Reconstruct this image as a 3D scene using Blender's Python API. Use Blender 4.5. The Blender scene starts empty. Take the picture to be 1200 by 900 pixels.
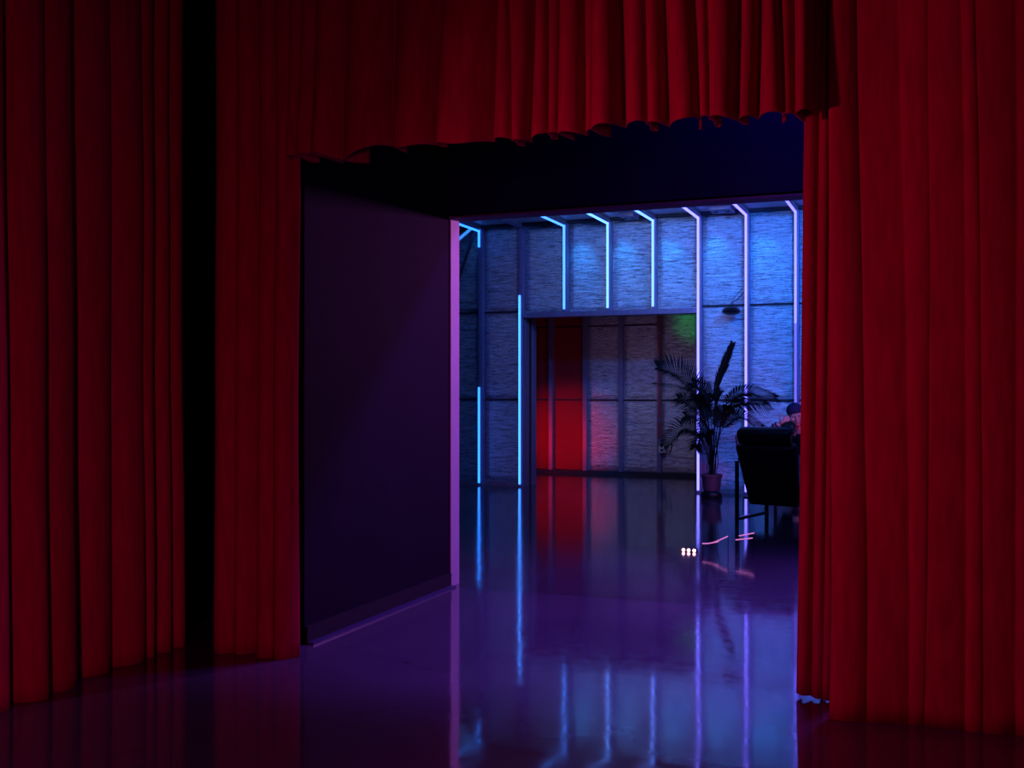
import bpy, bmesh, math, random
from mathutils import Vector, Matrix, noise
random.seed(7)
C = bpy.context.scene.collection
sc = bpy.context.scene
PI = math.pi
# ------------------------------------------------------------ camera
TH = math.radians(21.6); F = 1250.0; HC = 1.2; HOR = 460.0
S_, C_ = math.sin(TH), math.cos(TH)
cam_d = bpy.data.cameras.new('camera'); cam = bpy.data.objects.new('camera', cam_d); C.objects.link(cam)
cam.location = (0, 0, HC); cam.rotation_euler = (PI/2, 0, TH)
cam_d.sensor_width = 36; cam_d.lens = F/1200*36; cam_d.shift_y = (HOR-450)/1200
cam_d.clip_start = 0.05
sc.camera = cam

def atY(px, py, Y):
    """survey helper: world point at depth Y seen at a photo pixel"""
    u = (px-600)/F
    zc = Y/(C_+S_*u)
    return Vector((zc*(-S_+C_*u), Y, HC+(HOR-py)*zc/F))
def xY(px, Y): return atY(px, HOR, Y).x
def yX(px, X):
    u = (px-600)/F
    return X*(C_+S_*u)/(-S_+C_*u)

# ------------------------------------------------------------ materials
def mat(name, base=(.5,.5,.5), rough=.5, metal=0, emit=None, es=0, spec=.5, sheen=0):
    m = bpy.data.materials.new(name); m.use_nodes = True
    b = m.node_tree.nodes['Principled BSDF']
    b.inputs['Base Color'].default_value = (*base, 1)
    b.inputs['Roughness'].default_value = rough
    b.inputs['Metallic'].default_value = metal
    b.inputs['Specular IOR Level'].default_value = spec
    if sheen: b.inputs['Sheen Weight'].default_value = sheen; b.inputs['Sheen Tint'].default_value = (*base, 1)
    if emit: b.inputs['Emission Color'].default_value = (*emit, 1); b.inputs['Emission Strength'].default_value = es
    return m
def N(m, t, **kw):
    n = m.node_tree.nodes.new(t)
    for k, v in kw.items():
        if k in n.inputs.keys(): n.inputs[k].default_value = v
        else: setattr(n, k, v)
    return n
def L(m, a, b): m.node_tree.links.new(a, b)
def bsdf(m): return m.node_tree.nodes['Principled BSDF']
def vary(m, c0, c1, scale=(1,1,1), detail=4, nscale=5, bump=0, bdist=.01, rough=None):
    """procedural noise colour variation, optional bump, optional roughness range"""
    tc = N(m, 'ShaderNodeTexCoord'); mp = N(m, 'ShaderNodeMapping'); mp.inputs['Scale'].default_value = scale
    nz = N(m, 'ShaderNodeTexNoise'); nz.inputs['Scale'].default_value = nscale; nz.inputs['Detail'].default_value = detail
    L(m, tc.outputs['Object'], mp.inputs[0]); L(m, mp.outputs[0], nz.inputs['Vector'])
    rp = N(m, 'ShaderNodeValToRGB'); rp.color_ramp.elements[0].color = (*c0, 1); rp.color_ramp.elements[1].color = (*c1, 1)
    rp.color_ramp.elements[0].position = .3; rp.color_ramp.elements[1].position = .7
    L(m, nz.outputs['Fac'], rp.inputs[0]); L(m, rp.outputs[0], bsdf(m).inputs['Base Color'])
    if bump:
        bp = N(m, 'ShaderNodeBump'); bp.inputs['Strength'].default_value = bump; bp.inputs['Distance'].default_value = bdist
        L(m, nz.outputs['Fac'], bp.inputs['Height']); L(m, bp.outputs[0], bsdf(m).inputs['Normal'])
    if rough:
        mr = N(m, 'ShaderNodeMapRange'); mr.inputs['To Min'].default_value = rough[0]; mr.inputs['To Max'].default_value = rough[1]
        L(m, nz.outputs['Fac'], mr.inputs[0]); L(m, mr.outputs[0], bsdf(m).inputs['Roughness'])
    return m

M = {}
M['velvet'] = vary(mat('red_velvet', rough=1, spec=.1), (.30,.003,.045), (.42,.004,.062), (1,1,.15), nscale=40, bump=.08, bdist=.004)
M['black_paint'] = vary(mat('black_paint', rough=.8, spec=.2), (.010,.009,.014), (.014,.012,.018), nscale=8)
M['tunnel_paint'] = vary(mat('dark_purple_grey_paint', rough=.8, spec=.08), (.0060,.0016,.013), (.0075,.002,.016), (1,1,1), nscale=3)
M['header_paint'] = vary(mat('navy_paint', rough=.8, spec=.2), (.008,.007,.05), (.010,.009,.06), nscale=3)
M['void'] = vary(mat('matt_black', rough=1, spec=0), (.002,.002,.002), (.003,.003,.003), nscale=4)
M['white_wall'] = vary(mat('white_paint', rough=.6), (.42,.38,.45), (.48,.44,.5), nscale=6)
M['steel'] = vary(mat('galvanised_steel', rough=.42, metal=.35), (.20,.18,.33), (.27,.25,.42), (1,1,.3), nscale=30)
M['steel_dark'] = vary(mat('dull_steel', rough=.5, metal=.4), (.22,.22,.27), (.3,.3,.35), (1,1,.3), nscale=20)
M['deck'] = vary(mat('ceiling_deck', rough=.5, metal=.25), (.4,.42,.5), (.55,.56,.62), (1,3,1), nscale=6, bump=.15)
M['seam'] = vary(mat('dark_seam_tape', rough=.7), (.015,.015,.03), (.03,.03,.05), nscale=20)
M['black_leather'] = vary(mat('black_leather', rough=.5, spec=.3), (.002,.002,.004), (.004,.004,.006), nscale=60, bump=.2, bdist=.002)
M['black_metal'] = vary(mat('black_metal', rough=.3, metal=.5), (.01,.01,.014), (.02,.02,.025), nscale=30)
M['leaf'] = vary(mat('palm_leaf', rough=.6, spec=.15), (.0015,.003,.002), (.004,.008,.005), nscale=12)
M['stem'] = vary(mat('palm_stem', rough=.6), (.012,.012,.010), (.03,.026,.02), (1,1,4), nscale=12)
M['pot'] = vary(mat('terracotta', rough=.7), (.12,.05,.08), (.16,.065,.10), nscale=14)
M['soil'] = vary(mat('soil', rough=1), (.01,.008,.006), (.03,.022,.016), nscale=60, bump=.6)
M['skin'] = vary(mat('skin', rough=.5), (.50,.27,.22), (.58,.33,.27), nscale=10)
M['sweater'] = vary(mat('dark_knit', rough=.95, spec=.1), (.008,.008,.014), (.016,.016,.024), nscale=90, bump=.3)
M['shirt'] = vary(mat('pale_shirt', rough=.9), (.5,.5,.55), (.62,.62,.66), nscale=30)
M['denim'] = vary(mat('dark_denim', rough=.9), (.012,.014,.03), (.02,.022,.045), nscale=80, bump=.2)
M['beanie'] = vary(mat('dark_beanie_knit', rough=1, spec=.05), (.02,.02,.06), (.035,.03,.08), (1,1,.3), nscale=80, bump=.5)
M['hair'] = vary(mat('dark_hair', rough=.6), (.012,.01,.012), (.025,.02,.022), (1,1,.1), nscale=70, bump=.4)
M['eye'] = vary(mat('eye', rough=.2), (.05,.05,.06), (.1,.1,.11), nscale=10)
M['red_pipe'] = vary(mat('red_conduit', rough=.5), (.35,.035,.03), (.45,.05,.04), nscale=15)
M['plate'] = vary(mat('outlet_plate', rough=.4), (.55,.55,.55), (.65,.65,.65), nscale=10)
M['red_reflection_board'] = vary(mat('red_reflection_board', rough=.55), (.30,.004,.012), (.38,.006,.018), (1,1,6), nscale=8, bump=.2)  # red reflection in the alcove foil, put into the base colour

def foil(name, b0, b1, rough=.38, metal=.8):
    m = mat(name, rough=rough, metal=metal)
    tc = N(m, 'ShaderNodeTexCoord')
    mp = N(m, 'ShaderNodeMapping'); mp.inputs['Scale'].default_value = (5.5, 5.5, 80)
    n1 = N(m, 'ShaderNodeTexNoise'); n1.inputs['Scale'].default_value = 1.6; n1.inputs['Detail'].default_value = 5; n1.inputs['Roughness'].default_value = .62; n1.inputs['Distortion'].default_value = .5
    L(m, tc.outputs['Object'], mp.inputs[0]); L(m, mp.outputs[0], n1.inputs['Vector'])
    n2 = N(m, 'ShaderNodeTexNoise'); n2.inputs['Scale'].default_value = 38; n2.inputs['Detail'].default_value = 3
    L(m, tc.outputs['Object'], n2.inputs['Vector'])
    mx = N(m, 'ShaderNodeMath', operation='MULTIPLY_ADD'); mx.inputs[1].default_value = .2
    L(m, n2.outputs['Fac'], mx.inputs[0]); L(m, n1.outputs['Fac'], mx.inputs[2])
    rp = N(m, 'ShaderNodeValToRGB')
    rp.color_ramp.elements[0].color = (*b0, 1); rp.color_ramp.elements[1].color = (*b1, 1)
    rp.color_ramp.elements[0].position = .44; rp.color_ramp.elements[1].position = .66
    L(m, mx.outputs[0], rp.inputs[0]); L(m, rp.outputs[0], bsdf(m).inputs['Base Color'])
    bp = N(m, 'ShaderNodeBump'); bp.inputs['Strength'].default_value = .55; bp.inputs['Distance'].default_value = .02
    L(m, mx.outputs[0], bp.inputs['Height']); L(m, bp.outputs[0], bsdf(m).inputs['Normal'])
    return m
M['foil'] = foil('crinkled_foil', (.15,.18,.23), (.74,.86,.94), .36, .9)
M['foil_dull'] = foil('dull_crinkled_foil', (.14,.13,.16), (.75,.72,.76), .36, .75)

def floor_mat():
    m = mat('polished_concrete', rough=.1)
    b = bsdf(m); b.inputs['Specular IOR Level'].default_value = .75
    tc = N(m, 'ShaderNodeTexCoord')
    n1 = N(m, 'ShaderNodeTexNoise'); n1.inputs['Scale'].default_value = .9; n1.inputs['Detail'].default_value = 8
    L(m, tc.outputs['Object'], n1.inputs['Vector'])
    n2 = N(m, 'ShaderNodeTexNoise'); n2.inputs['Scale'].default_value = 14; n2.inputs['Detail'].default_value = 6
    L(m, tc.outputs['Object'], n2.inputs['Vector'])
    rp = N(m, 'ShaderNodeValToRGB'); rp.color_ramp.elements[0].position = .3; rp.color_ramp.elements[1].position = .72
    rp.color_ramp.elements[0].color = (.05,.045,.065,1); rp.color_ramp.elements[1].color = (.085,.078,.105,1)
    L(m, n1.outputs['Fac'], rp.inputs[0])
    sp = N(m, 'ShaderNodeSeparateXYZ'); L(m, tc.outputs['Object'], sp.inputs[0])
    gt = N(m, 'ShaderNodeMapRange'); gt.inputs['From Min'].default_value = 5.95; gt.inputs['From Max'].default_value = 6.0
    L(m, sp.outputs['Y'], gt.inputs[0])
    # hairline crack
    vo = N(m, 'ShaderNodeTexVoronoi', feature='DISTANCE_TO_EDGE'); vo.inputs['Scale'].default_value = .42
    dv = N(m, 'ShaderNodeMixRGB'); dv.inputs[0].default_value = .12
    L(m, tc.outputs['Object'], dv.inputs[1]); L(m, n2.outputs['Color'], dv.inputs[2]); L(m, dv.outputs[0], vo.inputs['Vector'])
    ck = N(m, 'ShaderNodeMapRange'); ck.inputs['From Min'].default_value = 0; ck.inputs['From Max'].default_value = .0025; ck.inputs['To Min'].default_value = .55; ck.inputs['To Max'].default_value = 1
    L(m, vo.outputs['Distance'], ck.inputs[0])
    mc = N(m, 'ShaderNodeMixRGB', blend_type='MULTIPLY'); mc.inputs[0].default_value = 1
    L(m, rp.outputs[0], mc.inputs[1]); L(m, ck.outputs[0], mc.inputs[2])
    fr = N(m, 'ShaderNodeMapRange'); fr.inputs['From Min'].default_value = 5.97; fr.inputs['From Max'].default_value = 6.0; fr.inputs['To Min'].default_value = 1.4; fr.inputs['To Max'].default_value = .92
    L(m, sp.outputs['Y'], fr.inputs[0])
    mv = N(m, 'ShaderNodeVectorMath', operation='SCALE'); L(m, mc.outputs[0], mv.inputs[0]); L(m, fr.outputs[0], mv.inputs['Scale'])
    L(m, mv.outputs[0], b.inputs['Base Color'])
    # roughness: front slab a little smoother than the room slab
    r1 = N(m, 'ShaderNodeMapRange'); r1.inputs['From Min'].default_value = .35; r1.inputs['From Max'].default_value = .7; r1.inputs['To Min'].default_value = .05; r1.inputs['To Max'].default_value = .11
    L(m, n2.outputs['Fac'], r1.inputs[0])
    ad = N(m, 'ShaderNodeMath', operation='MULTIPLY_ADD'); ad.inputs[1].default_value = .02
    L(m, gt.outputs[0], ad.inputs[0]); L(m, r1.outputs[0], ad.inputs[2]); L(m, ad.outputs[0], b.inputs['Roughness'])
    bp = N(m, 'ShaderNodeBump'); bp.inputs['Strength'].default_value = .055; bp.inputs['Distance'].default_value = .02
    n3 = N(m, 'ShaderNodeTexNoise'); n3.inputs['Scale'].default_value = 2.6; n3.inputs['Detail'].default_value = 2
    L(m, tc.outputs['Object'], n3.inputs['Vector'])
    L(m, n3.outputs['Fac'], bp.inputs['Height']); L(m, bp.outputs[0], b.inputs['Normal'])
    return m
M['floor'] = floor_mat()
def glow(name, col, s): return mat(name, base=tuple(min(1,c*.8+.1) for c in col), rough=.4, emit=col, es=s)

# ------------------------------------------------------------ mesh helpers
def finish(name, bm, m, parent=None, smooth=True, angle=40):
    me = bpy.data.meshes.new(name)
    bmesh.ops.recalc_face_normals(bm, faces=bm.faces[:])
    if smooth:
        for f in bm.faces: f.smooth = True
        lim = math.radians(angle)
        for e in bm.edges:
            if len(e.link_faces) == 2 and e.calc_face_angle(0) > lim: e.smooth = False
    bm.to_mesh(me); bm.free()
    me.materials.append(m)
    o = bpy.data.objects.new(name, me); C.objects.link(o)
    if parent: o.parent = parent
    return o
def box(bm, lo, hi, mtx=None, bev=0):
    r = bmesh.ops.create_cube(bm, size=1)
    vs = r['verts']
    for v in vs:
        v.co = Vector([lo[i] + (v.co[i]+.5)*(hi[i]-lo[i]) for i in range(3)])
    if bev:
        es = list({e for v in vs for e in v.link_edges})
        res = bmesh.ops.bevel(bm, geom=es, offset=bev, segments=3, profile=.5, affect='EDGES')
        vs = list({v for f in res['faces'] for v in f.verts} | {v for v in vs if v.is_valid})
    if mtx:
        for v in vs: v.co = mtx @ v.co
    return vs
def tube(bm, pts, r, n=10, caps=True, flat=1.0):
    pts = [Vector(p) for p in pts]
    rs = r if isinstance(r, (list, tuple)) else [r]*len(pts)
    rings = []
    up = Vector((0,0,1))
    t0 = (pts[1]-pts[0]).normalized()
    a = t0.cross(up) if abs(t0.z) < .95 else t0.cross(Vector((0,1,0)))
    a.normalize()
    for i, p in enumerate(pts):
        t = (pts[min(i+1,len(pts)-1)] - pts[max(i-1,0)]).normalized()
        a = (a - t*a.dot(t)).normalized(); b = t.cross(a)
        rings.append([bm.verts.new(p + (a*math.cos(2*PI*k/n) + b*math.sin(2*PI*k/n)*flat)*rs[i]) for k in range(n)])
    for i in range(len(rings)-1):
        for k in range(n):
            bm.faces.new((rings[i][k], rings[i][(k+1)%n], rings[i+1][(k+1)%n], rings[i+1][k]))
    if caps:
        bm.faces.new(rings[0][::-1]); bm.faces.new(rings[-1])
def lathe(bm, prof, n=40, c=(0,0,0), close=True):
    rings = []
    for r, z in prof:
        rings.append([bm.verts.new((c[0]+r*math.cos(2*PI*k/n), c[1]+r*math.sin(2*PI*k/n), c[2]+z)) for k in range(n)])
    for i in range(len(rings)-1):
        for k in range(n):
            bm.faces.new((rings[i][k], rings[i][(k+1)%n], rings[i+1][(k+1)%n], rings[i+1][k]))
    if close:
        bm.faces.new(rings[0][::-1]); bm.faces.new(rings[-1])
def ellip(bm, c, r, rot=None, seg=24, ring=16):
    res = bmesh.ops.create_uvsphere(bm, u_segments=seg, v_segments=ring, radius=1)
    mt = Matrix.Translation(Vector(c)) @ (rot.to_4x4() if rot else Matrix.Identity(4)) @ Matrix.Diagonal((*r, 1))
    for v in res['verts']: v.co = mt @ v.co
    return res['verts']
def catmull(P, n=8):
    P = [Vector(p) for p in P]; out = []
    for i in range(len(P)-1):
        p0 = P[max(i-1,0)]; p1 = P[i]; p2 = P[i+1]; p3 = P[min(i+2,len(P)-1)]
        for k in range(n):
            t = k/n
            out.append(.5*((2*p1)+(p2-p0)*t+(2*p0-5*p1+4*p2-p3)*t*t+(3*p1-p0-3*p2+p3)*t**3))
    out.append(P[-1]); return out
def thing(name, label, cat, loc=(0,0,0), rz=0, group=None):
    o = bpy.data.objects.new(name, None); C.objects.link(o); o.empty_display_size = .1
    o.location = loc; o.rotation_euler = (0,0,rz); return tag(o, label, cat, group)
def tag(o, label, cat, group=None):
    o['label'] = label; o['category'] = cat
    if group: o['group'] = group
    return o
def struct(name, bm, m, parent=None, smooth=False):
    o = finish(name, bm, m, parent, smooth)
    if not parent: o['kind'] = 'structure'
    return o
def B(lo, hi, bev=0):
    bm = bmesh.new(); box(bm, lo, hi, bev=bev); return bm

# ------------------------------------------------------------ the shell
YF = 12.70   # front of the studs on the far wall
YA = 15.0    # back of the alcove beyond the opening
ZC = 3.36    # ceiling of the lit room
struct('floor', B((-8.2,-3.2,-.1), (5.2,15.3,0)), M['floor'])
struct('ceiling_front', B((-8.2,-3.2,3.4), (5.2,6.0,3.5)), M['void'])
struct('ceiling_room', B((-8.2,6.13,ZC), (5.2,12.9,3.5)), M['deck'])
struct('ceiling_alcove', B((-8.2,12.9,3.2), (5.2,15.3,3.5)), M['steel_dark'])
struct('wall_left', B((-8.2,-3.2,0), (-8.1,15.3,3.4)), M['void'])
struct('wall_right', B((5.1,-3.2,0), (5.2,15.3,3.4)), M['black_paint'])
struct('wall_rear', B((-8.1,-3.2,0), (5.1,-3.1,3.4)), M['black_paint'])
XL = -2.79
struct('wall_passage', B((XL-.14,4.36,0), (XL,6.0,3.4)), M['tunnel_paint'])
struct('wall_corner', B((-8.1,5.98,0), (XL-.14,6.13,3.4)), M['void'])
ZH = 2.29
struct('wall_header', B((XL-.14,6.0,ZH), (5.1,6.12,3.4)), M['header_paint'])
struct('wall_passage_right', B((1.6,6.0,0), (5.1,6.13,ZH)), M['black_paint'])
struct('trim_1', B((XL-.14,5.995,0), (XL+.010,6.12,ZH)), M['white_wall'])          # jamb
struct('trim_2', B((XL+.012,6.0,ZH-.012), (1.6,6.145,ZH+.012)), vary(mat('soffit_paint', rough=.6), (.13,.11,.16), (.16,.14,.19), nscale=5))   # soffit
struct('baseboard_left', B((XL,4.36,.0), (XL+.018,5.985,.085)), M['black_paint'])
struct('trim_3', B((XL+.018,4.36,.0), (XL+.05,5.985,.012)), mat('blue_grey_trim', (.05,.05,.12), .35))

# far wall: foil-backed insulation between steel studs
PX = [514, 560.5, 608, 660, 711, 764, 817, 873, 931, 992, 1056, 1124]
SX = [xY(p+2.5, YF) for p in PX]
ZTOP = ZC
ZO0, ZO1 = 2.155, 2.215          # bottom plate over the opening
wall = B((-8.1,YF+.13,0), (SX[2]-.02,YF+.2,ZTOP))
wb = struct('wall_far', wall, M['steel_dark'])
bm = bmesh.new(); box(bm, (SX[2]-.02,YF+.13,ZO0), (SX[6]+.02,YF+.2,ZTOP)); struct('wall_over_opening', bm, M['steel_dark'])
bm = bmesh.new(); box(bm, (SX[6]-.02,YF+.13,0), (5.1,YF+.2,ZTOP)); struct('wall_far_right', bm, M['steel_dark'])
def foil_panel(x0, x1, z0, z1, Y, m, parent, amp=.005, seed=0.):
    """one sheet of puffy crinkled insulation: a shallow quilted grid"""
    bm = bmesh.new(); nx = 26; nz = max(8, int((z1-z0)/.011))
    g = []
    for j in range(nz+1):
        row = []
        for i in range(nx+1):
            s, t = i/nx, j/nz
            x = x0+(x1-x0)*s; z = z0+(z1-z0)*t
            edge = min(1, min(s,1-s)*9)*min(1, min(t,1-t)*(z1-z0)*18)
            p = noise.noise(Vector((x*3.5+seed, z*30, seed))) + .7*noise.noise(Vector((x*9+seed, z*60, 3.3+seed)))
            q = noise.noise(Vector((x*1.2, z*1.1+seed, 7)))
            row.append(bm.verts.new((x, Y - edge*(.018 + amp*p + .015*q), z)))
        g.append(row)
    for j in range(nz):
        for i in range(nx): bm.faces.new((g[j][i], g[j][i+1], g[j+1][i+1], g[j+1][i]))
    return finish('insulation_panel', bm, m, parent, angle=180)
ZS = (1.11, 2.24)
for i in range(len(SX)-1):
    x0, x1 = SX[i]+.02, SX[i+1]-.02
    over = 2 <= i < 6
    segs = [(ZO1, ZTOP)] if over else [(.05, ZS[0]-.008), (ZS[0]+.008, ZS[1]-.008), (ZS[1]+.008, ZTOP)]
    for k, (a, b) in enumerate(segs):
        foil_panel(x0, x1, a, b, YF+.11, M['foil'], wb, seed=i*3.7+k*1.3)
    if not over:
        for z in ZS:
            finish('seam_tape', B((x0,YF+.082,z-.011), (x1,YF+.125,z+.011)), M['seam'], wb, smooth=False)
        finish('bottom_track', B((x0,YF+.01,0), (x1,YF+.12,.05)), M['steel_dark'], wb, smooth=False)
def stud(x, z0, z1, parent, Y=YF, w=.045, d=.1, m='steel'):
    bm = bmesh.new()
    box(bm, (x-w/2,Y,z0), (x+w/2,Y+.006,z1))            # flange
    box(bm, (x+w/2-.006,Y+.006,z0), (x+w/2,Y+d,z1))     # web
    box(bm, (x-w/2,Y+.006,z0), (x-w/2+.004,Y+.02,z1))   # lip
    bmesh.ops.remove_doubles(bm, verts=bm.verts[:], dist=.0001)
    return finish('stud', bm, M[m], parent, smooth=False)
for i, x in enumerate(SX):
    stud(x, ZO1 if 2 < i < 6 else 0, ZTOP, wb)
finish('opening_plate', B((SX[2]+.023,YF-.012,ZO0), (SX[6]-.023,YF+.13,ZO1)), M['steel'], wb, smooth=False)
# overhead steel joists running to the studs
cr = bpy.data.objects['ceiling_room']
for i, x in enumerate(SX[:9]):
    finish('joist', B((x-.0225,YF-.95,ZC-.045), (x+.0225,YF,ZC)), M['steel_dark'], cr, smooth=False)
finish('top_track', B((SX[0],YF-.03,ZC-.03), (SX[-1],YF+.1,ZC)), M['seam'], cr, smooth=False)
# diagonal brace left of the first visible stud
a, b = atY(557,270,YF-.03), atY(531,345,YF-.03)
bm = bmesh.new(); tube(bm, [a, b], .045, 4, flat=.5); finish('brace', bm, M['seam'], wb, smooth=False)

# opening: double jamb on its left
xj = SX[2]+.023
wj = struct('trim_4', B((xj-.05,YF+.2,0), (xj,YF+.47,ZO0+.3)), M['steel_dark'])
finish('jamb_flange', B((xj,YF+.10,0), (xj+.006,YF+.19,ZO0)), M['steel'], wj, smooth=False)
finish('jamb_flange', B((xj,YF+.24,0), (xj+.004,YF+.30,ZO0)), M['seam'], wj, smooth=False)
finish('jamb_flange', B((xj,YF+.36,0), (xj+.012,YF+.47,ZO0)), M['steel'], wj, smooth=False)
# alcove behind the opening
wa = struct('wall_alcove', B((-8.1,YA+.12,0), (5.1,YA+.2,3.2)), M['steel_dark'])
struct('wall_alcove_right', B((-2.62,YF+.2,0), (-2.54,YA+.12,3.2)), M['steel_dark'])
AP = [596, 645, 685, 727, 772, 816, 862]
AX = [xY(p, YA) for p in AP]
for i in range(len(AX)-1):
    x0, x1 = AX[i]+.02, AX[i+1]-.02
    if i+1 == len(AX)-1: x1 = min(x1, -2.62)
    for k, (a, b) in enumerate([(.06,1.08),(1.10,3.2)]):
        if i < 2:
            bm = B((x0,YA+.09,a), (x1,YA+.12,b)); o = finish('red_reflection_panel', bm, M['red_reflection_board'], wa, smooth=False)  # boards stand in for foil bays; their red reflection is flat colour
        else:
            foil_panel(x0, x1, a, b, YA+.11, M['foil_dull'], wa, seed=40+i*2.9+k)
    finish('seam_tape', B((x0,YA+.075,1.08), (x1,YA+.12,1.10)), M['seam'], wa, smooth=False)
for i in range(4): finish('seam_tape', B((AX[i]+.02,YA+.07,2.17), (AX[i+1]-.02,YA+.12,2.19)), M['seam'], wa, smooth=False)
for x in AX[:-1]: stud(x, 0, 3.2, wa, Y=YA, w=.06)
finish('bottom_track', B((AX[0],YA-.012,0), (-2.64,YA+.1,.05)), M['seam'], wa, smooth=False)

# ------------------------------------------------------------ LED light bars
CY = (.04,.36,1.0)
led = {
 1: dict(c0=(.02,.19,1), s=3.0, segs=[(.03,1.27)], top=(3.08,ZC-.05), over=True, lab='leftmost cyan light bar on foil wall, dark in its middle stretch'),
 2: dict(c0=(.04,.22,1), s=3.2, segs=[(.03,2.44)], top=None, over=False, lab='tall cyan light bar at left edge of the opening in the foil wall'),
 3: dict(c0=(.045,.21,1), s=3.2, segs=[(ZO1+.03,ZC-.05)], top=None, over=True, lab='leftmost of the three short light bars above the wall opening'),
 4: dict(c0=(.09,.26,1), s=3.6, segs=[(ZO1+.03,ZC-.05)], top=None, over=True, lab='middle of the three short light bars above the wall opening'),
 5: dict(c0=(.10,.23,1), s=3.6, segs=[(ZO1+.03,ZC-.05)], top=None, over=True, lab='rightmost of the three short light bars above the wall opening'),
 6: dict(c0=(.16,.15,1), s=3.6, segs=[(.03,ZC-.05)], top=None, over=True, lab='full height white-violet light bar at right edge of the opening, behind the palm'),
 7: dict(c0=(.17,.14,1), s=3.4, segs=[(.03,ZC-.05)], top=None, over=True, lab='white-violet light bar that passes behind the armchair and beside the black dome lamp'),
 8: dict(c0=(.15,.13,1), s=3.0, segs=[(2.0,ZC-.05)], top=None, over=True, lab='rightmost light bar beside the red curtain, above the seated person', low=(.9,2.0)),
}
for i, d in led.items():
    x = SX[i]-.010; w = .0135
    t = thing('light_bar', d['lab'], 'light', (x, YF, 0), 0, 'vertical light bars on the studs')
    g = glow('led_glow_%d' % i, d['c0'], d['s'])
    zlo = min(s[0] for s in d['segs']); zlo = ZO1+.005 if 3 <= i <= 5 else .004
    zhi = ZC-.05
    finish('mounting_channel', B((-w-.003,-.014,zlo), (w+.003,-.001,zhi)), M['steel'], t, smooth=False)
    segs = list(d['segs']) + ([d['top']] if d['top'] else [])
    for a, b in segs:
        finish('diffuser', B((-w,-.036,a), (w,-.014,b), bev=.006), g, t)
    if d.get('low'):
        finish('diffuser', B((-w,-.036,.03), (w,-.014,d['low'][1]), bev=.006), glow('led_dim', (.32,.20,1), .5), t)
    y1 = -.86
    finish('mounting_channel', B((-w-.003,y1,ZC-.062-.0), (w+.003,-.036,ZC-.046)), M['steel'], t, smooth=False)
    if d['over']:
        finish('diffuser', B((-w,y1,ZC-.084), (w,-.014,ZC-.062), bev=.006), g, t)
# diagonal bar along the brace at far left
a, b = atY(553,267,YF-.08), atY(531,286,YF-.08)
t = thing('light_bar', 'short cyan light bar slanting along the dark brace at far left', 'light', a)
bm = bmesh.new(); tube(bm, [(0,0,0), b-a], .02, 8); finish('diffuser', bm, glow('led_glow_diag', (.04,.32,1), .9), t)
bm = bmesh.new(); tube(bm, [Vector((0,.04,.0)), b-a+Vector((0,.04,0))], .024, 4); finish('mounting_channel', bm, M['steel'], t, smooth=False)

# small fittings on the ceiling and wall
def junction(px, py, w, lab):
    zc_y = 12.2
    p = atY(px, py, zc_y)
    # where that sight line meets the ceiling
    u = (px-600)/F; zc = (ZC-HC)*F/(HOR-py); p = Vector((zc*(-S_+C_*u), zc*(C_+S_*u), ZC))
    t = thing('junction_box', lab, 'junction box', p)
    finish('box_body', B((-w/2,-.14,-.05), (w/2,.14,0), bev=.006), M['steel'], t)
    for k in (-1,1):
        bm = bmesh.new(); lathe(bm, [(.001,-.056),(.03,-.056),(.03,-.05),(.001,-.05)], 16, (k*w*.28,0,0), close=False)
        finish('knockout', bm, M['seam'], t)
junction(846, 243, .26, 'steel junction box on ceiling between two right-hand light bars')
junction(737, 251, .18, 'small steel junction box on ceiling between two short light bars')

# dome lamp hanging from the seventh stud
p = atY(857, 364, YF-.14)
t = thing('dome_lamp', 'black flattened dome lamp on a curved bracket against the blue foil wall', 'lamp', p)
bm = bmesh.new(); lathe(bm, [(.004,.05),(.03,.048),(.07,.038),(.10,.016),(.112,-.008),(.105,-.026),(.07,-.045),(.03,-.052),(.004,-.053)], 36); finish('lamp_shade', bm, M['black_metal'], t)
q = atY(871, 343, YF-.01) - p
bm = bmesh.new(); tube(bm, catmull([(0,0,.045),(.02,0,.10),(.06,.03,.13),(q.x*.8,.08,q.z*.8),(q.x,.13,q.z)], 6), .006, 8); finish('bracket', bm, M['black_metal'], t)
bm = bmesh.new(); tube(bm, catmull([(-.02,0,.045),(-.01,.02,.09),(.03,.05,.16),(q.x-.01,.12,q.z+.05)], 6), .004, 6); finish('cable', bm, M['black_metal'], t)

# red conduit and outlet in the alcove
x = AX[4]+.012
t = thing('conduit', 'red conduit pipe running down an alcove stud to the outlet', 'pipe', (x,YA-.02,0))
bm = bmesh.new(); tube(bm, [(0,0,.55),(0,0,3.18)], .019, 12); finish('pipe', bm, M['red_pipe'], t)
for z in (.8,1.6,2.05):
    bm = bmesh.new(); lathe(bm, [(.021,-.012),(.027,-.012),(.027,.012),(.021,.012)], 14, (0,0,z)); finish('clamp', bm, M['steel'], t)
p = atY(776, 525, YA-.05)
t = thing('outlet', 'small grey outlet box on the alcove stud below the red conduit', 'outlet', p)
finish('box_body', B((-.05,-.02,-.07), (.05,.055,.07), bev=.006), M['plate'], t)
for k in (-1,1): finish('socket', B((-.02,-.024,k*.03-.017), (.02,-.019,k*.03+.017)), M['seam'], t, smooth=False)
bm = bmesh.new(); tube(bm, catmull([(.05,0,-.02),(.1,-.03,.04),(.15,-.04,.06),(.13,-.04,-.05),(.10,-.02,-.10)], 8), .007, 8); finish('cable', bm, M['black_metal'], t)

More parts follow.
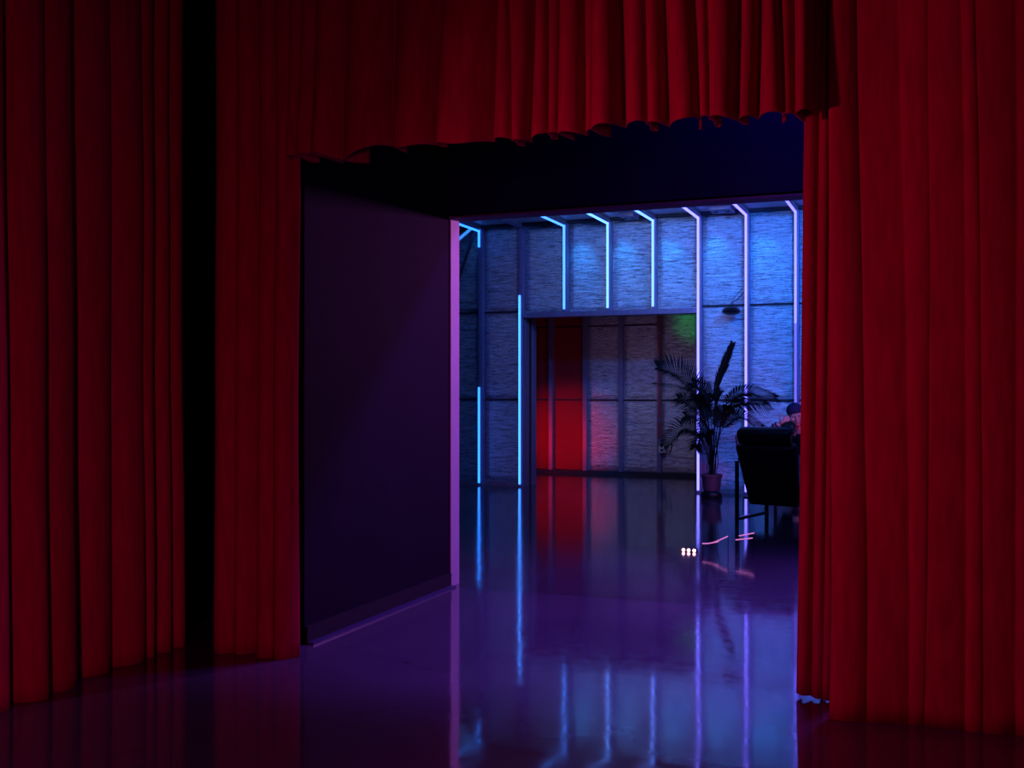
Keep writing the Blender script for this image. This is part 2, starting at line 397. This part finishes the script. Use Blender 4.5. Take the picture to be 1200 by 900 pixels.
# ------------------------------------------------------------ curtains
def curtain(name, A, Bp, nrm, bounds, ztop, hem, lab, amps=None, grp=None, flip=None, thick=.05, wob=.006, seed=0, flare=.35, drift=None, creases=(0,), sway=.0, bunch=0):
    """A->Bp plan line; bounds = list of distances along the line where one fold tucks behind the next"""
    A = Vector(A); Bp = Vector(Bp); ax = (Bp-A); ln = ax.length; ax.normalize(); nv = Vector(nrm).normalized()
    prof = []  # (s, depth)
    rnd = random.Random(seed)
    for i in range(len(bounds)-1):
        b0, b1 = bounds[i], bounds[i+1]; w = b1-b0
        a = amps[i] if amps else min(.11, .03+.4*w)*rnd.uniform(.75,1.1)
        f = flip[i] if flip else rnd.choice((0,0,1))
        cr = rnd.choice(creases)
        tk = min(.042, .20*w) if cr < -.1 else min(.018, .10*w)
        pts = [(tk, cr), (-tk*.2, .42), (w*.10, .82), (w*.34, 1.0), (w*.62, .88), (w*.84, .5), (w*.97, .12)]
        if f: pts = [(w-s, d) for s, d in pts][::-1]
        prof += [(b0+s, d*a) for s, d in pts]
    prof = catmull([(s, d, 0) for s, d in prof], 5)
    sw_ = [rnd.uniform(-sway, sway) for _ in bounds]
    sw_[0] = sw_[-1] = 0
    def swayat(s, t):
        for i in range(len(bounds)-1):
            if s <= bounds[i+1] or i == len(bounds)-2:
                f = min(1,max(0,(s-bounds[i])/(bounds[i+1]-bounds[i])))
                return (sw_[i]*(1-f)+sw_[i+1]*f)*(2*t-1.2)
    bm = bmesh.new(); zs = []
    nz = 46
    rows = []
    for j in range(nz+1):
        t = j/nz; row = []
        for p in prof:
            s, d = p.x, p.y
            zb = hem(s, d)
            z = ztop + (zb-ztop)*t
            k = 1 + flare*(t**2) - .1*(1-t)
            dd = d*k + wob*noise.noise(Vector((s*3, z*.9, seed)))*2
            if bunch and t > .84: dd += bunch*((t-.84)/.16)**1.5*(1.2*noise.noise(Vector((s*5.5, z*7+s*3, 4.4)))+.5)
            ss = s + wob*2.2*noise.noise(Vector((s*1.3+9, z*.7, seed+5))) + (drift(s, t) if drift else 0) + swayat(s, t)
            q = A + ax*ss + nv*dd
            row.append(bm.verts.new((q.x, q.y, z)))
        rows.append(row)
    for j in range(nz):
        for i in range(len(prof)-1): bm.faces.new((rows[j][i], rows[j][i+1], rows[j+1][i+1], rows[j+1][i]))
    o = finish(name, bm, M['velvet'], None, angle=180)
    sm = o.modifiers.new('Solidify', 'SOLIDIFY'); sm.thickness = .006; sm.offset = -1
    tag(o, lab, 'curtain', grp)
    return o
def hemfn(base, wave=.012, freq=5, seed=0):
    return lambda s, d: max(.0005, base + wave*noise.noise(Vector((s*freq, seed, 2.2))))
# side curtain along the left
XS = -3.36
ys = [1.6, 2.05, 2.55, yX(-45,XS), yX(-5,XS), yX(38,XS), yX(84,XS), yX(122,XS), yX(160,XS), yX(176,XS), yX(191,XS), yX(207,XS)]
curtain('curtain', (XS,ys[0],0), (XS,ys[-1],0), (1,0,0), [y-ys[0] for y in ys], 3.38, hemfn(0,0), 'red curtain at far left, hanging along the side wall left of the black gap',
        amps=[.06,.06,.07,.08,.10,.08,.05,.06,.05,.05,.05], flip=[1,1,1,1,1,0,1,1,0,1,1], seed=3, creases=(-.2,-.5,0), sway=.012)
# leg beside the passage
YC = 4.16
lx = [xY(p,YC) for p in (254, 283, 305, 329, 353)]
curtain('curtain', (lx[0],YC,0), (lx[-1],YC,0), (0,-1,0), [x-lx[0] for x in lx], 3.38, hemfn(0,0), 'narrow red curtain between the black gap and the dark passage wall',
        amps=[.075,.06,.075,.07], flip=[1,0,1,0], seed=5, creases=(-.5,-.9), sway=.01)
# valance over the passage
YV = 4.10
vpx = [343, 359, 380, 415, 464, 474, 526, 584, 602, 627, 645, 660, 686, 701, 730, 760, 781, 815, 834, 872, 893, 913, 934, 953]
vx = [xY(p,YV) for p in vpx]
curtain('valance', (vx[0],YV,0), (vx[-1],YV,0), (0,-1,0), [x-vx[0] for x in vx], 3.38, hemfn(2.235,.045,5,6), 'short red valance hanging across the top of the passage between the side curtains',
        amps=[min(.12,.045+.5*(b-a))*random.uniform(.75,1.1)*(.6 if b > 1.0 else 1) for a, b in zip(vx[:-1],vx[1:])], flip=[1,0,0,0,1,0,0,1,0,1,0,0,1,0,1,0,1,1,0,0,1,0,0], seed=8, wob=.009, flare=.25, creases=(0,-.6,-1.1,-.8,-.3), sway=.024)
# right: narrow panel behind, broad panel in front
YR = 4.34
rx = [xY(p,YR) for p in (947, 962, 975, 992)]
curtain('curtain', (rx[0],YR,0), (rx[-1],YR,0), (0,-1,0), [x-rx[0] for x in rx], 3.38,
        lambda s, d: max(.0005, .018-.11*s), 'narrow red curtain panel behind the broad right-hand one, hem lifted off the floor', amps=[.03,.035,.03], flip=[0,1,0], seed=11, creases=(0,-.6),
        drift=lambda s, t: -.035*max(0,(t-.25))/.75*(1 if s < .12 else .3))
YR2 = 4.12
wpx = [975, 1012, 1060, 1086, 1130, 1147, 1190, 1235, 1290, 1350, 1420]
wx = [xY(p,YR2) for p in wpx]
while wx[-1] < 4.9: wx.append(wx[-1]+.19)
curtain('curtain', (wx[0],YR2,0), (wx[-1],YR2,0), (0,-1,0), [x-wx[0] for x in wx], 3.38, hemfn(0,0), 'broad red curtain filling the right side of the picture from top to floor',
        amps=[.022,.010,.012,.010,.012,.010,.012]+[.015]*(len(wx)-8), flip=[0,0,1,0,1,0,1]+[0]*(len(wx)-8), seed=14, bunch=.03, wob=.016, creases=(.3,.5), sway=.02)

# ------------------------------------------------------------ armchairs
def cushion(bm, lo, hi, mtx, bev): box(bm, lo, hi, mtx, bev)
def armchair(lab, loc, rz, armz=.55, group='black leather armchairs'):
    t = thing('armchair', lab, 'armchair', loc, rz, group)
    Wd = .64
    for x in (0, Wd):
        bm = bmesh.new(); w = .018
        for lo, hi in (((x-w,0,0),(x+w,.014,armz)), ((x-w,.70,0),(x+w,.714,armz)), ((x-w,.014,armz-.014),(x+w,.70,armz)), ((x-w,.014,0),(x+w,.70,.014))):
            box(bm, lo, hi)
        bmesh.ops.remove_doubles(bm, verts=bm.verts[:], dist=.0005)
        f = finish('side_frame', bm, M['black_metal'], t, smooth=False)
        finish('arm_pad', B((x-.03,.08,armz), (x+.03,.62,armz+.022), bev=.009), M['black_leather'], f)
    for y, z in ((.16,.19),(.62,.27)):
        bm = bmesh.new(); tube(bm, [(0,y,z),(Wd,y,z)], .012, 10); finish('crossbar', bm, M['black_metal'], t)
    # seat, slightly raked
    mt = Matrix.Translation((Wd/2,.10,.21)) @ Matrix.Rotation(math.radians(9),4,'X')
    bm = bmesh.new(); box(bm, (-.275,0,0), (.275,.62,.13), mt, .04); finish('seat', bm, M['black_leather'], t)
    # back: slab narrowing to the bottom, leaning toward its rear
    mt = Matrix.Translation((Wd/2,.14,.15)) @ Matrix.Rotation(math.radians(19),4,'X')
    bm = bmesh.new(); vs = box(bm, (-.29,-.055,0), (.29,.055,.60), None, .022)
    for v in bm.verts:
        v.co.x *= .80+.20*min(1, v.co.z/.40); v.co = mt @ v.co
    bk = finish('backrest', bm, M['black_leather'], t)
    bm = bmesh.new(); box(bm, (-.265,-.065,.605), (.265,.075,.76), mt, .045); finish('headrest', bm, M['black_leather'], t)
    for x in (-.268,.268):
        bm = bmesh.new(); tube(bm, [mt @ Vector((x,-.05,.60)), mt @ Vector((x,-.05,.69)), mt @ Vector((x,.05,.71))], .008, 6)
        finish('headrest_strap', bm, M['red_pipe'], t)
    return t
armchair('black leather armchair seen from behind, standing in front of the palm and foil wall', (-1.745,10.2,0), -math.radians(15))
armchair('black armchair facing the camera under the seated person, mostly behind the curtain', (-1.02,11.62+.62,0), PI, armz=.68)

# ------------------------------------------------------------ potted palm
PB = atY(834, HOR, 12.1); PB.z = 0
palm = thing('potted_palm', 'dark feathery palm in a terracotta pot in front of the blue foil wall', 'plant', PB)
bm = bmesh.new(); lathe(bm, [(.075,0),(.115,.0),(.125,.02),(.12,.06),(.10,.085),(.07,.092)], 40); finish('plant_stand', bm, M['black_metal'], palm)
bm = bmesh.new(); lathe(bm, [(.02,.085),(.09,.085),(.096,.10),(.112,.24),(.122,.245),(.122,.275),(.112,.275),(.104,.245),(.098,.24),(.02,.24)], 44, close=True); finish('pot', bm, M['pot'], palm)
bm = bmesh.new(); lathe(bm, [(.01,.262),(.06,.264),(.108,.255),(.108,.241)], 30); finish('soil', bm, M['soil'], palm)
def frond(pts, Lm, t0=.45, n=30, roll=60, lift=.15, droop=.2, wd=.0145, stem_r=.0055, sweep=.55, sym=(1,1)):
    P = catmull(pts, 10); bm = bmesh.new()
    R = [stem_r*(1-.7*i/(len(P)-1)) for i in range(len(P))]
    tube(bm, P, R, 6)
    ca, sa = math.cos(math.radians(roll)), math.sin(math.radians(roll))
    prevS = None
    for k in range(n):
        t = t0+(1-t0)*k/(n-1); fi = t*(len(P)-1); i = min(int(fi), len(P)-2); p = P[i].lerp(P[i+1], fi-i)
        T = (P[min(i+1,len(P)-1)]-P[max(i-1,0)]).normalized()
        Sd = T.cross(Vector((0,0,1)))
        if prevS is not None and Sd.dot(prevS) < 0: Sd = -Sd
        if Sd.length < .15 and prevS is not None: Sd = prevS.copy()
        Sd.normalize(); prevS = Sd.copy(); U = Sd.cross(T).normalized()
        if U.z < 0: U = -U
        W = Sd*ca + U*sa
        tt = (t-t0)/(1-t0)
        ln = Lm*(.30+.78*math.sin(PI*min(1,tt*.80+.14)))*random.uniform(.88,1.1)
        for sgn, k_ in ((1,sym[0]),(-1,sym[1])):
            if k_ <= 0: continue
            d = (W*sgn + U*lift + T*(sweep+.6*tt)).normalized()*ln*k_
            mid = p + d*.5 + Vector((0,0,.03*ln)); tip = p + d + Vector((0,0,-droop*ln)) + Vector([random.uniform(-1,1)*.05*ln for _ in range(3)])
            dn = d.normalized(); wv = (T - dn*T.dot(dn)).normalized()*wd*.5
            wv = (wv + dn.cross(wv)*.5)
            a1 = bm.verts.new(p-wv*.5); a2 = bm.verts.new(p+wv*.5); m1 = bm.verts.new(mid-wv); m2 = bm.verts.new(mid+wv); tp = bm.verts.new(tip)
            bm.faces.new((a1,a2,m2,m1)); bm.faces.new((m1,m2,tp))
    return finish('frond', bm, M['leaf'], palm, angle=180)
def PP(px, py, dy=0): return atY(px, py, 12.1+dy*.45) - PB
FR = [
 dict(pts=[PP(833,557),PP(831,500,-.02),PP(821,468,-.05),PP(797,441,-.08),PP(771,431,-.1)], Lm=.27, roll=72, sym=(1,.42), n=34, t0=.50, droop=.0, lift=.1),
 dict(pts=[PP(833,557),PP(829,505,.04),PP(818,469,.08),PP(798,456,.1),PP(766,450,.12)], Lm=.15, roll=35, sym=(.8,1), n=32, t0=.52, droop=.25, sweep=.9),
 dict(pts=[PP(836,557),PP(837,500,.05),PP(839,458,.06),PP(848,430,.05),PP(858,404,.04)], Lm=.13, roll=80, n=34, t0=.47, sweep=1.9, droop=0, lift=0, wd=.014),
 dict(pts=[PP(838,557),PP(843,505,-.05),PP(852,473,-.1),PP(874,459,-.14),PP(909,466,-.2)], Lm=.20, roll=60, sym=(.8,1), n=36, t0=.50, droop=.15, sweep=.8),
 dict(pts=[PP(838,557),PP(843,510,.05),PP(851,482,.08),PP(868,470,.1),PP(897,470,.14)], Lm=.23, roll=65, sym=(.25,1), n=34, t0=.50, droop=.35, sweep=.6),
 dict(pts=[PP(838,557),PP(841,520,-.08),PP(849,499,-.15),PP(866,488,-.22),PP(893,500,-.28)], Lm=.17, roll=55, sym=(.9,1), n=34, t0=.46, droop=.1, sweep=.7),
 dict(pts=[PP(831,557),PP(828,527,-.1),PP(818,508,-.2),PP(800,503,-.28),PP(779,522,-.34)], Lm=.22, roll=65, sym=(1,.7), n=30, t0=.42, droop=.1, sweep=.6),
 dict(pts=[PP(833,557),PP(831,520,-.08),PP(825,490,-.15),PP(812,474,-.2),PP(795,467,-.26)], Lm=.21, roll=50, n=32, t0=.46, droop=.2),
 dict(pts=[PP(833,557),PP(831,520,-.1),PP(827,499,-.2),PP(816,488,-.3),PP(804,487,-.4)], Lm=.22, roll=45, n=30, t0=.46, droop=.3),
 dict(pts=[PP(835,557),PP(834,510,-.05),PP(833,478,-.1),PP(827,459,-.16),PP(812,449,-.2)], Lm=.20, roll=55, n=34, t0=.54, droop=.2),
 dict(pts=[PP(835,557),PP(835,525,-.14),PP(833,508,-.28),PP(830,503,-.42),PP(826,512,-.52)], Lm=.20, roll=40, n=28, t0=.45, droop=.2),
 dict(pts=[PP(834,557),PP(833,520,.06),PP(829,492,.14),PP(824,474,.22),PP(818,464,.3)], Lm=.20, roll=50, n=30, t0=.50, droop=.25),
 dict(pts=[PP(836,557),PP(837,515,.06),PP(839,486,.16),PP(840,470,.26),PP(836,462,.34)], Lm=.20, roll=60, n=32, t0=.48, droop=.25),
 dict(pts=[PP(832,557),PP(829,535,-.12),PP(824,522,-.24),PP(820,515,-.36),PP(816,524,-.44)], Lm=.17, roll=40, n=26, t0=.45, droop=.2),
 dict(pts=[PP(836,557),PP(838,520,-.04),PP(841,500,-.1),PP(846,486,-.18),PP(856,480,-.26)], Lm=.20, roll=50, n=30, t0=.48, droop=.35),
]
for d in FR:
    p = d.pop('pts'); p[0] = Vector((p[0].x*.6, p[0].y*.5, .255)); frond(p, **d)
for k, (px, dx) in enumerate(((830,-.03),(834,.0),(838,.03),(841,.05),(827,-.05))):
    bm = bmesh.new(); q = PP(836+(k-2)*4, 505, .02*(k-2)); tube(bm, catmull([(dx,.02*(k%3-1),.25),(dx*1.15+.01,.01*k,.42),(q.x*.7+dx*.3,0,.6),(q.x,q.y,q.z)], 8), [.0055]*16+[.004]*9, 8)
    finish('stem', bm, M['stem'], palm)

# ------------------------------------------------------------ seated person
def eval_mesh(o):
    dg = bpy.context.evaluated_depsgraph_get(); dg.update()
    return bpy.data.meshes.new_from_object(o.evaluated_get(dg))
def skin_raw(verts, edges, root=0, sub=2):
    me = bpy.data.meshes.new('tmp'); me.from_pydata([v[0] for v in verts], edges, []); o = bpy.data.objects.new('tmp', me); C.objects.link(o)
    o.modifiers.new('Skin', 'SKIN').use_smooth_shade = True
    if not me.skin_vertices: me.attributes
    for i, v in enumerate(verts):
        sv = me.skin_vertices[0].data[i]; r = v[1]; sv.radius = r if isinstance(r, tuple) else (r, r); sv.use_root = (i == root)
    s = o.modifiers.new('Sub', 'SUBSURF'); s.levels = sub; s.render_levels = sub
    m = eval_mesh(o); bpy.data.objects.remove(o); return m
def skin_obj(name, parts, m, parent, extra=None, voxel=.008, smooth=6):
    """fuse several skinned chains (and extra bmesh shapes) into ONE continuous surface"""
    bm = bmesh.new()
    for vs, es, root in parts:
        me = skin_raw(vs, es, root); bm.from_mesh(me)
    if extra: extra(bm)
    me = bpy.data.meshes.new('tmp2'); bm.to_mesh(me); bm.free()
    o = bpy.data.objects.new('tmp2', me); C.objects.link(o)
    r = o.modifiers.new('Remesh', 'REMESH'); r.mode = 'VOXEL'; r.voxel_size = voxel; r.use_smooth_shade = True
    s = o.modifiers.new('Smooth', 'SMOOTH'); s.iterations = smooth; s.factor = .5
    mm = eval_mesh(o); bpy.data.objects.remove(o)
    mm.name = name; mm.materials.clear(); mm.materials.append(m)
    for p in mm.polygons: p.use_smooth = True; p.material_index = 0
    ob = bpy.data.objects.new(name, mm); C.objects.link(ob); ob.parent = parent
    return ob
V = Vector
person = thing('person', 'person in dark sweater and beanie, sitting with right hand against the cheek', 'person', (-1.2,11.9,0))
O = V((-1.2,11.9,0))
head = atY(932, 486, 11.62)                 # centre of the head
hip = V((-1.18,12.02,.43)); chest = V((-1.27,11.86,.66)); neck0 = V((-1.335,11.74,.82)); neck1 = head + V((.015,.045,-.075))
shR = V((-1.49,11.76,.775)); elR = V((-1.695,11.50,.745)); 
wrR = atY(913, 496.5, 11.46); haR = atY(920.5, 491.5, 11.47)
shL = V((-1.12,11.80,.765)); elL = V((-.98,11.72,.56)); wrL = V((-1.12,11.48,.50)); haL = V((-1.18,11.42,.50))
hpR = V((-1.28,11.98,.42)); hpL = V((-1.08,11.98,.42)); knR = V((-1.34,11.52,.48)); knL = V((-1.02,11.52,.47)); anR = V((-1.34,11.42,.09)); anL = V((-1.02,11.40,.09))
rel = lambda v: tuple(V(v)-O)
def body_extra(bm):
    # head: skull, jaw, brow, nose, cheeks, lips, ears in a frame that faces the camera, turned a little right
    rot = Matrix.Rotation(math.radians(14),3,'Z') @ Matrix.Rotation(math.radians(10),3,'X') @ Matrix.Rotation(math.radians(-9),3,'Y')
    h = V(rel(head))
    def e(c, r): ellip(bm, h + rot @ V(c), r, rot, 20, 14)
    e((0,.012,.022), (.076,.092,.092)); e((0,-.020,-.045), (.060,.066,.068)); e((0,-.062,-.088), (.024,.022,.020))
    e((0,-.076,.012), (.052,.016,.012)); e((0,-.092,-.018), (.010,.012,.026)); e((0,-.100,-.034), (.015,.013,.010))
    for s in (-1,1):
        e((s*.040,-.060,-.028), (.028,.030,.034)); e((s*.080,.012,-.012), (.011,.018,.031))
        e((s*.030,-.074,-.002), (.015,.012,.009))
    e((0,-.084,-.060), (.022,.010,.006)); e((0,-.082,-.069), (.018,.010,.006))
def chain(pts): return ([(rel(p), r) for p, r in pts], [(i,i+1) for i in range(len(pts)-1)], 0)
parts = []
parts.append(chain([(hip,.13),(chest,.135),(neck0+V((0,0,-.03)),.075),(neck1,.052),(head,.05)]))
parts.append(chain([(neck0+V((0,0,-.06)),.07),(shR,.058),(shR.lerp(elR,.5),.046),(elR,.038),(elR.lerp(wrR,.45),.034),(wrR,.023)]))
parts.append(chain([(neck0+V((0,0,-.06)),.07),(shL,.058),(shL.lerp(elL,.5),.046),(elL,.040),(elL.lerp(wrL,.45),.037),(wrL,.026)]))
for a, k, n in ((hpR,knR,anR),(hpL,knL,anL)):
    parts.append(chain([(a,.095),(a.lerp(k,.5),.08),(k,.06),(k.lerp(n,.35),.056),(n,.038),(n+V((0,-.12,-.05)),.032)]))
def hand(w, h, palm_n, bend, up):
    """palm plus five finger chains; w wrist, h knuckle centre"""
    ax = (h-w).normalized(); pn = V(palm_n); pn = (pn-ax*pn.dot(ax)).normalized(); sd = ax.cross(pn).normalized()*up
    out = [chain([(w,.023),(w.lerp(h,.5),(.026)),(h,.026)])]
    for k, (o_, l) in enumerate(((-.026,.058),(-.009,.066),(.009,.062),(.025,.050))):
        b0 = h + sd*o_ - ax*.012; d1 = (ax*math.cos(bend*.6)+pn*math.sin(bend*.6)); d2 = (ax*math.cos(bend*1.5)+pn*math.sin(bend*1.5)); d3 = (ax*math.cos(bend*2.2)+pn*math.sin(bend*2.2))
        p1 = b0+ax*.018; p2 = p1+d1*l*.5; p3 = p2+d2*l*.32; p4 = p3+d3*l*.26
        out.append(chain([(b0,.011),(p1,.010),(p2,.0092),(p3,.0085),(p4,.0075)]))
    b0 = w.lerp(h,.3) - sd*.022; p1 = b0 - sd*.026 + ax*.02 + pn*.010; p2 = p1 + (ax*.9-sd*.25+pn*.35).normalized()*.034; p3 = p2 + (ax+pn*.5).normalized()*.026
    out.append(chain([(b0,.014),(p1,.0115),(p2,.0105),(p3,.008)]))
    return out
parts += hand(wrR, haR, (head+V((0,-.02,.01))-haR), .75, -1)
parts += hand(wrL, haL, (0,0,-1), .35, 1)
skin_obj('body', parts, M['skin'], person, body_extra, voxel=.0055, smooth=3)
sw = [chain([(hip+V((0,0,.03)),.155),(chest,.160),(neck0+V((0,.012,-.03)),.098),(neck0+V((.004,.014,.0)),.082)]),
      chain([(neck0+V((0,.01,-.075)),.085),(shR,.075),(shR.lerp(elR,.5),.064),(elR,.056),(elR.lerp(wrR,.28),.050)]),
      chain([(neck0+V((0,.01,-.075)),.085),(shL,.075),(shL.lerp(elL,.5),.064),(elL,.056),(elL.lerp(wrL,.8),.045)])]
skin_obj('sweater', sw, M['sweater'], person, None, .009, 4)
skin_obj('trousers', [chain([(hip,.150),(hip+V((0,0,.06)),.146)])] + [chain([(a,.112),(a.lerp(k,.5),.096),(k,.075),(k.lerp(n,.4),.070),(n+V((0,0,.03)),.056)]) for a, k, n in ((hpR,knR,anR),(hpL,knL,anL))], M['denim'], person, None, .010, 4)
for n in (anR, anL):
    bm = bmesh.new(); c = V(rel(n)); ellip(bm, c+V((0,-.06,-.045)), (.045,.125,.044)); ellip(bm, c+V((0,.0,-.02)), (.044,.05,.06))
    for v in bm.verts: v.co.z = max(v.co.z, .002)
    finish('shoe', bm, M['black_leather'], person)
# collar, beanie, hair, bands, eyes
hrot = Matrix.Rotation(math.radians(14),3,'Z') @ Matrix.Rotation(math.radians(10),3,'X') @ Matrix.Rotation(math.radians(-9),3,'Y')
hl = V(rel(head)); HL = lambda c: hl + hrot @ V(c)
bm = bmesh.new(); pts = [V(rel(neck0+V((.078*math.cos(a),.072*math.sin(a),.012+.012*math.sin(a))))) for a in [2*PI*k/24 for k in range(25)]]
tube(bm, pts, .018, 8, caps=False); finish('shirt_collar', bm, M['shirt'], person)
bm = bmesh.new(); ellip(bm, HL((0,.016,.034)), (.088,.105,.095), hrot, 28, 20)
inv = hrot.inverted()
kill = [v for v in bm.verts if (inv @ (v.co-hl)).z < .030 + .25*min(0,(inv @ (v.co-hl)).y*-.4)]
bmesh.ops.delete(bm, geom=kill, context='VERTS'); o = finish('beanie', bm, M['beanie'], person, angle=180); s = o.modifiers.new('Solidify','SOLIDIFY'); s.thickness = .008
bm = bmesh.new()
for s_ in (-1,1): ellip(bm, HL((s_*.070,.018,-.0)), (.014,.042,.05), hrot, 16, 12)
ellip(bm, HL((0,.07,-.02)), (.068,.038,.06), hrot, 18, 12)
finish('hair', bm, M['hair'], person)
for f_ in (.12,.27):
    bm = bmesh.new(); c = wrR.lerp(elR, f_); d = (elR-wrR).normalized(); u_ = d.cross(V((0,1,0))).normalized(); w_ = d.cross(u_)
    rr = .027+.03*f_; tube(bm, [V(rel(c+(u_*math.cos(a)+w_*math.sin(a))*rr)) for a in [2*PI*k/20 for k in range(21)]], .0075, 8, caps=False); finish('wristband', bm, M['beanie'], person)
for s_ in (-1,1):
    bm = bmesh.new(); ellip(bm, HL((s_*.030,-.082,-.004)), (.011,.007,.007), hrot, 14, 10); finish('eye', bm, M['eye'], person)

# ------------------------------------------------------------ small pink lights standing on the floor
YP = 7.95
pk = glow('pink_glow', (.9,.25,.6), .7); pk2 = glow('pink_bulb', (1,.45,.6), 5)
c = atY(807, 647, YP); c.z = 0
t = thing('floor_lamp', 'tiny black floor lamp with a row of three pink bulbs', 'lamp', c)
finish('lamp_base', B((-.06,.012,0), (.06,.05,.022), bev=.004), M['black_metal'], t)
for dx in (-.040,0,.042):
    bm = bmesh.new(); ellip(bm, (dx,0,.0135), (.0125,.0125,.0125), None, 16, 12); finish('bulb', bm, pk2, t)
def rod(lines, lab, YP=YP):
    P0 = atY(lines[0][0][0], 647, YP); P0.z = 0
    t = thing('glow_rod', lab, 'light', P0, 0, 'pink glowing rods')
    for ln in lines:
        pts = [atY(a, b, YP)-P0 for a, b in ln]
        bm = bmesh.new(); tube(bm, catmull(pts, 5), .0045, 8); finish('rod', bm, pk, t)
    pts = [atY(a, b, YP)-P0 for a, b in lines[0]]
    for p in (pts[0], pts[-1]):
        bm = bmesh.new(); tube(bm, [(p.x,p.y+.008,0),(p.x,p.y+.008,p.z)], .003, 6); finish('rod_leg', bm, M['black_metal'], t)
rod([[(823,637),(835,636),(853,628.5)],[(835,636),(842,634.7)]], 'forked pink glowing rod low above the floor in front of the palm')
rod([[(866,628),(884,624.5)]], 'upper of two parallel pink glowing rods below the armchair', 8.02)
rod([[(862,632.7),(882,630.5)]], 'lower of two parallel pink glowing rods below the armchair', 7.90)

# ------------------------------------------------------------ lights
def area(name, loc, target, size, energy, col, sy=None, spread=180):
    d = bpy.data.lights.new(name, 'AREA'); d.energy = energy; d.color = col; d.size = size; d.spread = math.radians(spread)
    if sy: d.shape = 'RECTANGLE'; d.size_y = sy
    o = bpy.data.objects.new(name, d); C.objects.link(o); o.location = loc
    o.rotation_euler = (V(target)-V(loc)).to_track_quat('-Z','Y').to_euler(); return o
def spot(name, loc, target, energy, col, ang, blend=.6, r=.05):
    d = bpy.data.lights.new(name, 'SPOT'); d.energy = energy; d.color = col; d.spot_size = math.radians(ang); d.spot_blend = blend; d.shadow_soft_size = r
    o = bpy.data.objects.new(name, d); C.objects.link(o); o.location = loc
    o.rotation_euler = (V(target)-V(loc)).to_track_quat('-Z','Y').to_euler(); return o
spot('front_red_lamp', (-2.85,2.0,1.7), (1.7,4.1,1.5), 125, (1,.04,.26), 102, 1, .08)
spot('front_soft_lamp', (.6,-.9,1.8), (1.7,4.1,1.3), 30, (1,.04,.28), 70, 1, .3)
area('front_fill_lamp', (.5,-2.3,1.2), (-3.1,3.8,.45), .35, 7, (1,.04,.34), .6, 62)
area('header_fill_blue', (.2,4.75,3.3), (.2,6.0,2.75), 2.4, 7, (.05,.05,1), .15, 120)  # unseen fill added to lift the header out of black
area('blue_wall_washer', (-1.2,7.2,3.28), (-1.5,12.7,2.7), 3.2, 36, (.03,.19,1), .2, 90)
area('blue_spot_right', (-.4,9.2,3.3), (-1.9,12.7,2.4), .4, 32, (.012,.20,1), .2, 90)
area('white_fill', (-2.9,9.6,3.3), (-3.2,12.7,2.7), .4, 3.2, (.75,.8,1), .2, 90)  # unseen fill added to grey the foil bays over the opening
area('violet_lamp_right', (1.8,10.6,3.0), (-.6,12.7,2.0), .5, 9, (.25,.14,1), .5, 120)
area('floor_fill_blue', (-.3,7.25,3.3), (-.1,5.0,0), 2.2, 120, (.26,.07,1), .2, 120)  # unseen fill added behind the header to tint the floor blue-violet
area('magenta_lamp', (.75,10.6,2.6), (-2.8,6.1,2.2), .3, 36, (.66,.14,.72), .3, 70)
area('pink_lamp', (.5,9.7,1.3), (-1.9,12,.55), .2, 1.7, (1,.08,.6), .2, 50)
for q in (3,4,5,6,7):
    spot('foil_hotspot_fill', (SX[q]+.16, YF-.22, ZC-.07), (SX[q]+.16, YF+.1, 2.75), 9, (.01,.32,1), 58, 1, .03)  # added spots imitating the blue reflections near the top of the foil
area('alcove_fill', (-3.6,13.5,1.6), (-4.1,15,1.0), 1.4, 1.9, (.5,.42,.85), .3, 140)  # unseen fill added inside the alcove
spot('alcove_red', (-5.6,13.4,.4), (-5.18,15,.55), 46, (1,.004,.008), 54, .9)
spot('alcove_red_low', (-4.5,13.6,.4), (-4.66,15,.5), 6, (1,.005,.03), 36, 1)
spot('alcove_green', (-2.95,13.8,2.4), (-3.12,15,2.25), 13, (.01,1,.2), 36, 1)

w = bpy.data.worlds.new('world'); sc.world = w; w.use_nodes = True
w.node_tree.nodes['Background'].inputs[0].default_value = (.02,.02,.05,1); w.node_tree.nodes['Background'].inputs[1].default_value = .02
sc.view_settings.view_transform = 'Standard'; sc.view_settings.look = 'None'; sc.view_settings.exposure = 0
sc.cycles.use_denoising = True
